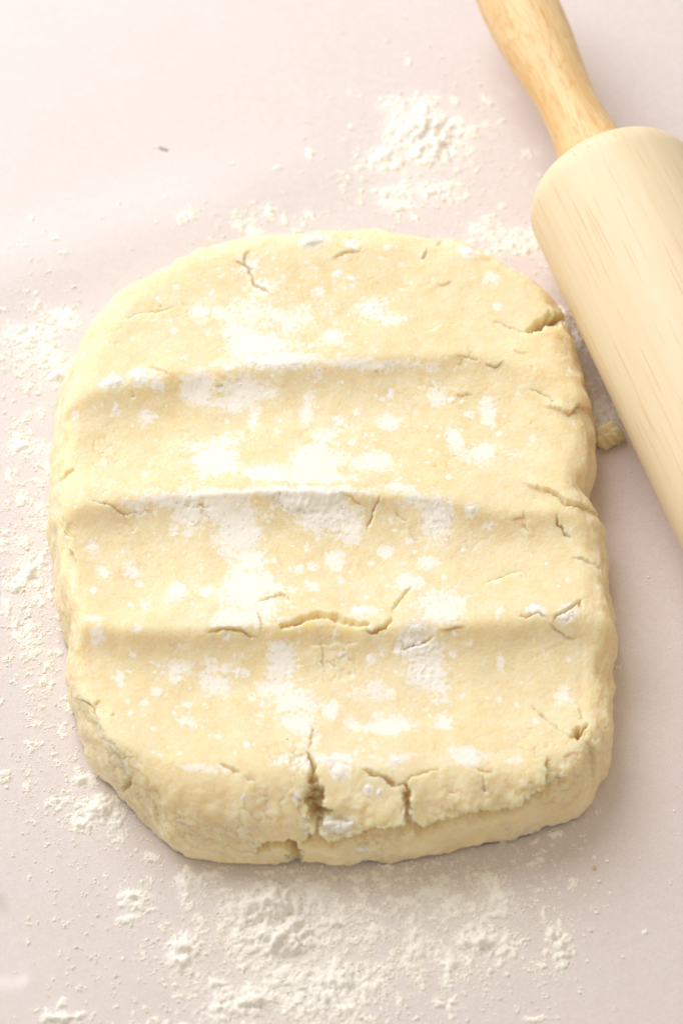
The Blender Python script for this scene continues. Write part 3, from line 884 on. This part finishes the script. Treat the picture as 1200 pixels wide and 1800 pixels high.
# ------------------------------------------------------------------ flour on the paper
# heaps: name of the heap -> list of (x, y, rx, ry, height mm, strength)
HEAPS = [
    ('loose heap of flour behind the dough, left of the pin handle', [(740, 225, 54, 36, 4.2, 1.2), (760, 255, 42, 27, 3.6, 1.15), (680, 275, 34, 22, 2.2, .85), (690, 335, 40, 12, 1.5, .7), (762, 335, 26, 14, 1.8, .8), (720, 180, 50, 14, 1.2, .6), (700, 360, 40, 10, 1.0, .6), (790, 225, 26, 20, 1.4, .6)]),
    ('small flour smear touching the neck of the pin handle', [(940, 263, 18, 10, 1.1, .8)]),
    ('crumbly flour band between the far dough corner and the roller', [(870, 412, 50, 16, .8, .6), (925, 425, 30, 18, .8, .58), (840, 400, 30, 8, .7, .55)]),
    ('flour caught in the shaded gap between dough and roller', [(990, 560, 16, 26, 2.0, .95), (1012, 600, 14, 18, 1.8, .8), (1055, 720, 26, 30, 1.8, .85), (1062, 742, 28, 18, 1.4, .8), (1035, 670, 10, 16, .9, .6)]),
    ('wide flour patch at the left edge beside the far left dough corner', [(55, 592, 40, 17, 1.6, .8), (115, 558, 26, 11, 1.6, .75), (80, 625, 38, 20, 1.4, .65), (110, 655, 34, 20, 1.8, .75), (20, 590, 18, 16, 1.0, .6)]),
    ('middle flour patch left of the second dough ridge', [(42, 780, 26, 17, 1.4, .8), (75, 790, 14, 8, 1.0, .7)]),
    ('bright flour clump at the left edge beside the bulging dough side', [(48, 1005, 26, 22, 2.2, .95), (30, 1030, 22, 12, 1.6, .8), (70, 985, 12, 14, 1.4, .7), (8, 1075, 12, 16, 1.0, .7)]),
    ('flour heap against the near left corner of the dough', [(175, 1420, 42, 24, 2.6, 1.0), (150, 1445, 30, 14, 1.6, .85), (205, 1440, 22, 20, 1.6, .8), (150, 1370, 30, 10, 1.2, .75), (100, 1412, 24, 11, 1.4, .8)]),
    ('round flour clump left of the large near heap', [(232, 1576, 25, 17, 2.2, 1.0), (214, 1613, 16, 9, 1.4, .9), (255, 1600, 10, 8, 1.0, .7)]),
    ('narrow upright flour streak below the near left dough edge', [(327, 1555, 13, 26, 1.4, .8), (322, 1585, 12, 14, 1.2, .75)]),
    ('large cream flour heap in front of the cracked dough edge', [(470, 1592, 70, 42, 6.0, 1.35), (492, 1640, 62, 32, 5.4, 1.3), (525, 1560, 26, 30, 2.0, .85), (560, 1575, 26, 26, 2.0, .85), (590, 1620, 36, 18, 2.4, .9), (540, 1650, 30, 22, 2.2, .8), (430, 1650, 34, 26, 2.0, .8)]),
    ('lumpy flour clump at the lower left of the large heap', [(330, 1665, 34, 20, 2.6, 1.0), (318, 1692, 18, 16, 2.4, .95)]),
    ('spread flour field along the near picture edge', [(590, 1715, 62, 26, 2.2, .9), (560, 1760, 90, 30, 2.0, .8), (455, 1755, 34, 26, 2.6, .95), (400, 1770, 40, 30, 1.6, .75), (610, 1775, 30, 18, 2.6, .95), (500, 1715, 70, 24, 1.2, .65), (660, 1740, 30, 22, 1.2, .65), (370, 1730, 30, 16, 1.2, .65)]),
    ('pale flour clump right under the near dough edge', [(762, 1562, 28, 20, 1.4, .8), (790, 1590, 14, 20, 1.0, .7), (715, 1580, 12, 10, 1.0, .7)]),
    ('streaked flour clump between the large heap and the right heap', [(722, 1640, 22, 26, 1.3, .75), (740, 1665, 26, 20, 1.2, .7), (655, 1640, 20, 14, 1.2, .75), (790, 1692, 18, 24, 2.0, .95)]),
    ('right flour heap in front of the dough', [(880, 1580, 22, 26, 2.2, .95), (868, 1610, 22, 12, 1.4, .8), (850, 1655, 50, 22, 3.2, 1.1), (880, 1675, 34, 18, 1.6, .8), (830, 1640, 24, 20, 1.4, .75)]),
    ('lone oblong flour clump farthest right below the dough', [(975, 1640, 12, 20, 2.2, 1.0), (984, 1672, 13, 26, 2.4, 1.05)]),
    ('short flour streak at the near edge right of the flour field', [(790, 1772, 16, 10, 1.2, .8), (800, 1755, 12, 10, 1.0, .65)]),
    ('flour clump cut by the near left picture edge', [(105, 1790, 26, 16, 2.4, 1.0), (105, 1760, 10, 8, 1.6, .9), (140, 1785, 14, 10, 1.6, .85)]),
]
PS = 0.34
px0, px1 = -118.0, 118.0
py0, py1 = -186.0, 215.0
gx2 = np.arange(px0, px1, PS); gy2 = np.arange(py0, py1, PS)
A, B = np.meshgrid(gx2, gy2)
fld = np.full(A.shape, -1.0); fht = np.zeros_like(A); own = np.full(A.shape, -1, np.int32)
wa = 1.9 * fbm(A, B, 12, 3, 101) + 1.0 * fbm(A, B, 3.5, 2, 103)
wb = 1.9 * fbm(A, B, 12, 3, 102) + 1.0 * fbm(A, B, 3.5, 2, 104)


def scale_at(x, y):
    c = at([x, x + 10, x], [y, y, y + 10], 0.0)
    return c[0], np.linalg.norm(c[1] - c[0]) / 10, np.linalg.norm(c[2] - c[0]) / 10


def heap_blob(k, x, y, rx, ry, hh, s):
    c, sx, sy = scale_at(x, y)
    rx *= sx * 1.05; ry *= sy * 1.05
    i0 = max(0, int((c[0] - 2.6 * rx - 6 - px0) / PS)); i1 = min(A.shape[1], int((c[0] + 2.6 * rx + 6 - px0) / PS))
    j0 = max(0, int((c[1] - 2.6 * ry - 6 - py0) / PS)); j1 = min(A.shape[0], int((c[1] + 2.6 * ry + 6 - py0) / PS))
    if i1 <= i0 or j1 <= j0: return
    w = (slice(j0, j1), slice(i0, i1))
    d = np.sqrt(((A[w] + wa[w] - c[0]) / rx) ** 2 + ((B[w] + wb[w] - c[1]) / ry) ** 2)
    v = s * (1.15 - 0.85 * d)
    c2 = v > fld[w]
    fld[w] = np.where(c2, v, fld[w])
    own[w] = np.where(c2 & (d < 2.3), k, own[w])
    fht[w] = np.maximum(fht[w], hh * np.clip(1.15 - d * 0.8, 0.08, 1.2))


for k, (lab, blobs) in enumerate(HEAPS):
    for b in blobs:
        heap_blob(k, *b)
# thin loose patches which belong to no heap
LOOSE = []
for (x, y, sx, sy, n, r0) in [(60, 700, 60, 300, 90, 6), (60, 1000, 50, 220, 80, 7), (430, 385, 120, 22, 24, 5), (640, 330, 40, 60, 20, 5), (60, 1180, 50, 90, 24, 8), (100, 1350, 70, 120, 24, 9), (750, 260, 160, 110, 60, 7),
                              (420, 395, 90, 25, 30, 7), (650, 1640, 250, 90, 120, 8), (350, 1620, 170, 110, 50, 8), (850, 1620, 100, 90, 40, 8), (930, 1480, 80, 60, 14, 8), (520, 1760, 180, 50, 60, 9),
                              (300, 1790, 180, 20, 16, 8), (70, 610, 60, 50, 26, 8), (890, 420, 70, 40, 26, 8), (1040, 660, 30, 80, 20, 8), (690, 1540, 200, 16, 40, 7)]:
    for i in range(n):
        x_ = rng.normal(x, sx * .6); y_ = rng.normal(y, sy * .6)
        r = r0 * rng.uniform(.45, 1.25)
        heap_blob(-1, x_, y_, r * rng.uniform(.8, 1.6), r * rng.uniform(.7, 1.3), rng.uniform(.4, 1.0), rng.uniform(.5, .85))

n1 = fbm(A, B, 2.6, 3, 111); n2 = fbm(A, B, 7.0, 2, 112)
w1, w2, wc = worley(A + 0.5 * n1, B - 0.5 * n1, 1.9, 113)
w3, w4, wc2 = worley(A + 0.3 * n1, B, 0.95, 114)
w5, w6, wc3 = worley(A + 1.0 * n1, B - 1.0 * n1, 4.8, 115)
wh2 = rng.random(A.shape)
pv = fld - 0.30 + 0.42 * n1 + 0.28 * n2 + 0.18 * (0.5 - w1) + 0.20 * (0.5 - w3) + 0.45 * (wh2 - 0.5)
# nothing grows through the dough or the pin's line of contact
rel_t = np.arctan2(B - DC[1], A - DC[0]); rel_d = np.hypot(A - DC[0], B - DC[1])
under = rel_d < np.interp(rel_t, TH, RB, period=2 * math.pi) * 0.97 - 1.0
axn = np.array([-ax[1], ax[0]])
pd = np.abs((A - mid[0]) * axn[0] + (B - mid[1]) * axn[1])
pv = np.where(under | (pd < 9), -1, pv)
clod = np.clip(0.55 - w5, -0.1, 0.5) * 1.2 + 0.5 * (wc3 - 0.5)
hgt = np.where(pv > 0, 0.12 + np.clip(pv, 0, 1.0) * (0.40 + fht * (0.55 + 0.32 * clod + 0.18 * n1)) + np.clip(pv * 3, 0, 1) * (0.20 * (0.6 - w1) + 0.12 * (0.55 - w3)) + 0.10 * wh2, -0.2)
hs = blur(np.clip(hgt, 0, None), 1.3)
hgt = np.where(pv > 0.12, 0.45 * hgt + 0.55 * hs, hgt)
hgt = np.where(pv > 0, np.maximum(hgt, 0.06), -0.2)
PZ = paper_z(A, B) + hgt
film = blur(np.clip(fld + 0.35 * n2 + 0.15, 0, 1), 2.0 / PS)
film = 0.75 * film + 0.5 * blur(film, 8.0 / PS)
fi = np.clip(((PAPER_P[:, 0] - px0) / PS).round().astype(int), 0, A.shape[1] - 1)
fj = np.clip(((PAPER_P[:, 1] - py0) / PS).round().astype(int), 0, A.shape[0] - 1)
inside_ = (PAPER_P[:, 0] > px0) & (PAPER_P[:, 0] < px1) & (PAPER_P[:, 1] > py0) & (PAPER_P[:, 1] < py1)
pa = PAPER.data.attributes.new('dust', 'FLOAT', 'POINT')
pa.data.foreach_set('value', np.where(inside_, np.clip(0.55 * film[fj, fi], 0, 0.42), 0).astype(np.float32))
FPP = np.stack([A, B, PZ], -1).reshape(-1, 3)
ii = np.arange(A.size).reshape(A.shape)
on = pv > 0
qq = on[:-1, :-1] | on[:-1, 1:] | on[1:, 1:] | on[1:, :-1]
faces_all = np.stack([ii[:-1, :-1][qq], ii[:-1, 1:][qq], ii[1:, 1:][qq], ii[1:, :-1][qq]], -1)
owner = own[:-1, :-1][qq]
for k, (lab, blobs) in enumerate(HEAPS):
    f = faces_all[owner == k]
    if len(f) < 4: continue
    v_, f_ = compact(FPP, f)
    o = mesh_np('flour_heap', v_, f_, M_FLOUR)
    tag(recentre(o), lab, 'flour heap', 'flour heaps strewn on the parchment')
f = faces_all[owner == -1]
loose_v, loose_f = compact(FPP, f)

# single grains and crumbs of flour, too many to count
def unit_ico(sub):
    bm = bmesh.new()
    if sub == 0:
        bm.free()
        return (np.array([(1, 0, 0), (-1, 0, 0), (0, 1, 0), (0, -1, 0), (0, 0, 1), (0, 0, -1)], float),
                np.array([(0, 2, 4), (2, 1, 4), (1, 3, 4), (3, 0, 4), (2, 0, 5), (1, 2, 5), (3, 1, 5), (0, 3, 5)]))
    bmesh.ops.create_icosphere(bm, subdivisions=sub, radius=1.0)
    v = np.array([x.co[:] for x in bm.verts]); f = np.array([[y.index for y in x.verts] for x in bm.faces])
    bm.free()
    return v, f


gpos = []; grad = []
def scatter(x, y, sx, sy, n, mu, sd, lo=0.07, hi=0.75):
    """half of the flour as single fine grains, half as little clusters"""
    n1_ = int(n * 4.5); X = rng.normal(x, sx, n1_); Y = rng.normal(y, sy, n1_)
    gpos.append(at(X, Y, 0.0)); grad.append(np.clip(rng.lognormal(math.log(mu * .42), sd * .6, n1_), .055, .22))
    nc = max(1, n // 8)
    C_ = at(rng.normal(x, sx, nc), rng.normal(y, sy, nc), 0.0)
    k_ = rng.integers(3, 14, nc)
    sp = np.repeat(0.10 + 0.13 * np.sqrt(k_) * rng.lognormal(0, .35, nc), k_)
    idx = np.repeat(np.arange(nc), k_)
    P_ = C_[idx] + np.stack([rng.normal(0, 1, len(idx)) * sp, rng.normal(0, 1, len(idx)) * sp, np.zeros(len(idx))], -1)
    gpos.append(P_); grad.append(np.clip(rng.lognormal(math.log(mu * .85), sd * .85, len(idx)), .07, .5))


scatter(740, 250, 90, 75, 1500, .20, .55)
scatter(700, 330, 110, 60, 500, .20, .55)
scatter(860, 330, 70, 80, 420, .20, .55)
scatter(700, 130, 70, 50, 60, .25, .5)
scatter(420, 395, 100, 26, 240, .22, .55)
scatter(380, 300, 120, 70, 40, .22, .5)
scatter(70, 600, 60, 60, 800, .20, .55)
scatter(40, 760, 50, 110, 700, .19, .5)
scatter(40, 980, 45, 110, 1000, .19, .55)
scatter(60, 1150, 50, 90, 700, .19, .55)
scatter(90, 1330, 70, 90, 500, .19, .55)
scatter(165, 1420, 75, 55, 900, .19, .55)
scatter(240, 1580, 110, 70, 900, .19, .55)
scatter(500, 1640, 130, 90, 5200, .19, .5)
scatter(560, 1740, 190, 60, 3600, .19, .5)
scatter(760, 1620, 130, 80, 3400, .18, .5)
scatter(860, 1640, 90, 70, 1600, .18, .5)
scatter(700, 1530, 190, 26, 1500, .18, .5)
scatter(960, 1500, 70, 60, 200, .22, .55)
scatter(980, 1660, 40, 60, 300, .17, .5)
scatter(1010, 600, 30, 70, 500, .20, .5)
scatter(1055, 730, 26, 40, 400, .20, .5)
scatter(880, 420, 60, 28, 600, .22, .55)
scatter(950, 500, 30, 40, 260, .22, .5)
scatter(1100, 1250, 30, 60, 14, .3, .5)
scatter(200, 1700, 170, 90, 260, .18, .5)
n_ = 900
gpos.append(at(rng.uniform(0, 1200, n_), rng.uniform(420, 1800, n_), 0.0)); grad.append(np.clip(rng.lognormal(math.log(.13), .45, n_), .08, .5))
gp = np.concatenate(gpos); gr_ = np.concatenate(grad)
t_ = np.arctan2(gp[:, 1] - DC[1], gp[:, 0] - DC[0]); d_ = np.hypot(gp[:, 0] - DC[0], gp[:, 1] - DC[1])
keep = d_ > np.interp(t_, TH, RB, period=2 * math.pi) * 0.985
keep &= np.abs((gp[:, 0] - mid[0]) * axn[0] + (gp[:, 1] - mid[1]) * axn[1]) > 10
keep &= (np.abs(gp[:, 0]) < 135) & (gp[:, 1] > -184) & (gp[:, 1] < 230)
gp = gp[keep]; gr_ = gr_[keep]
# ride on a heap where there is one
ci = np.clip(((gp[:, 0] - px0) / PS).astype(int), 0, A.shape[1] - 1); cj = np.clip(((gp[:, 1] - py0) / PS).astype(int), 0, A.shape[0] - 1)
kp = (pv[cj, ci] < 0.12) | (rng.random(len(gp)) < 0.15)
gp, gr_, ci, cj = gp[kp], gr_[kp], ci[kp], cj[kp]
gz = paper_z(gp[:, 0], gp[:, 1]) + np.clip(hgt[cj, ci], 0, None)
gp[:, 2] = gz


def grains(P, R, sub):
    v, f = unit_ico(sub)
    n = len(P)
    sc = R[:, None] * np.stack([rng.uniform(.75, 1.4, n), rng.uniform(.75, 1.4, n), rng.uniform(.55, .9, n)], -1)
    jit = 1 + (0.28 if sub > 1 else 0.35) * rng.normal(0, 1, (n, len(v), 1)).clip(-1.6, 1.6) * (0.8 if sub > 1 else 1)
    an = rng.uniform(0, 2 * math.pi, n)
    L = v[None] * jit * sc[:, None, :]
    c, s = np.cos(an)[:, None], np.sin(an)[:, None]
    L = np.stack([L[..., 0] * c - L[..., 1] * s, L[..., 0] * s + L[..., 1] * c, L[..., 2]], -1)
    Q = P[:, None, :] + L
    Q[..., 2] += (sc[:, 2] * 0.45)[:, None]
    F = f[None] + (np.arange(n) * len(v))[:, None, None]
    return Q.reshape(-1, 3), F.reshape(-1, 3)


tiny = gr_ < 0.16
va, fa = grains(gp[tiny], gr_[tiny], 0)
vb, fb = grains(gp[~tiny], gr_[~tiny], 1)
print('GRAINS', tiny.sum(), (~tiny).sum())
tri = np.concatenate([loose_f[:, [0, 1, 2]], loose_f[:, [0, 2, 3]], ]) 
allv = np.concatenate([loose_v, va, vb])
allf = np.concatenate([tri, fa + len(loose_v), fb + len(loose_v) + len(va)])
o = mesh_np('scattered_flour', allv, allf, M_FLOUR, False)
tag(o, 'fine flour dust and grains scattered over the parchment', 'flour', kind='stuff')

# ------------------------------------------------------------------ small things
def lump_obj(name, x, y, rx, ry, rz, mat, label, cat, seed, rot=0.0, sub=5, rough=.22):
    c, sx, sy = scale_at(x, y)
    v, f = unit_ico(sub)
    n = fbm(v[:, 0] * 3 + v[:, 2] * 2.1, v[:, 1] * 3 - v[:, 2] * 1.7, 1.6, 4, seed)
    w = v * (1 + rough * n)[:, None] * np.array([rx * sx, ry * sy, rz])
    ca, sa = math.cos(rot), math.sin(rot)
    w = np.stack([w[:, 0] * ca - w[:, 1] * sa, w[:, 0] * sa + w[:, 1] * ca, w[:, 2]], -1)
    w[:, 2] = np.maximum(w[:, 2], -rz * 0.55)
    w += np.array([c[0], c[1], paper_z(c[0], c[1]) + rz * 0.55])
    o = mesh_np(name, w, f, mat)
    tag(recentre(o), label, cat)
    return o


lump_obj('dough_scrap', 1066, 770, 26, 18, 4.2, M_DOUGH, 'torn scrap of dough on the paper between slab and roller', 'dough scrap', 5, 0.1, 5, .35)
lump_obj('bran_crumb', 1044, 1524, 3.2, 3.4, 0.5, M_HANDLE, 'tiny brown crumb on the paper right of the near dough edge', 'crumb', 8, 0.2, 3)
m, nt, b = new_mat('grey_fleck'); b.inputs['Base Color'].default_value = (0.42, 0.38, 0.36, 1); b.inputs['Roughness'].default_value = .8
lump_obj('grey_fleck', 287, 260, 10, 2.6, 0.25, m, 'short grey fleck on bare paper at the upper left', 'fleck', 9, -0.42, 3)
print('TRIS', sum(sum(len(p.vertices) - 2 for p in o.data.polygons) if False else len(o.data.loops) - 2 * len(o.data.polygons) for o in scene.objects if o.type == 'MESH'))
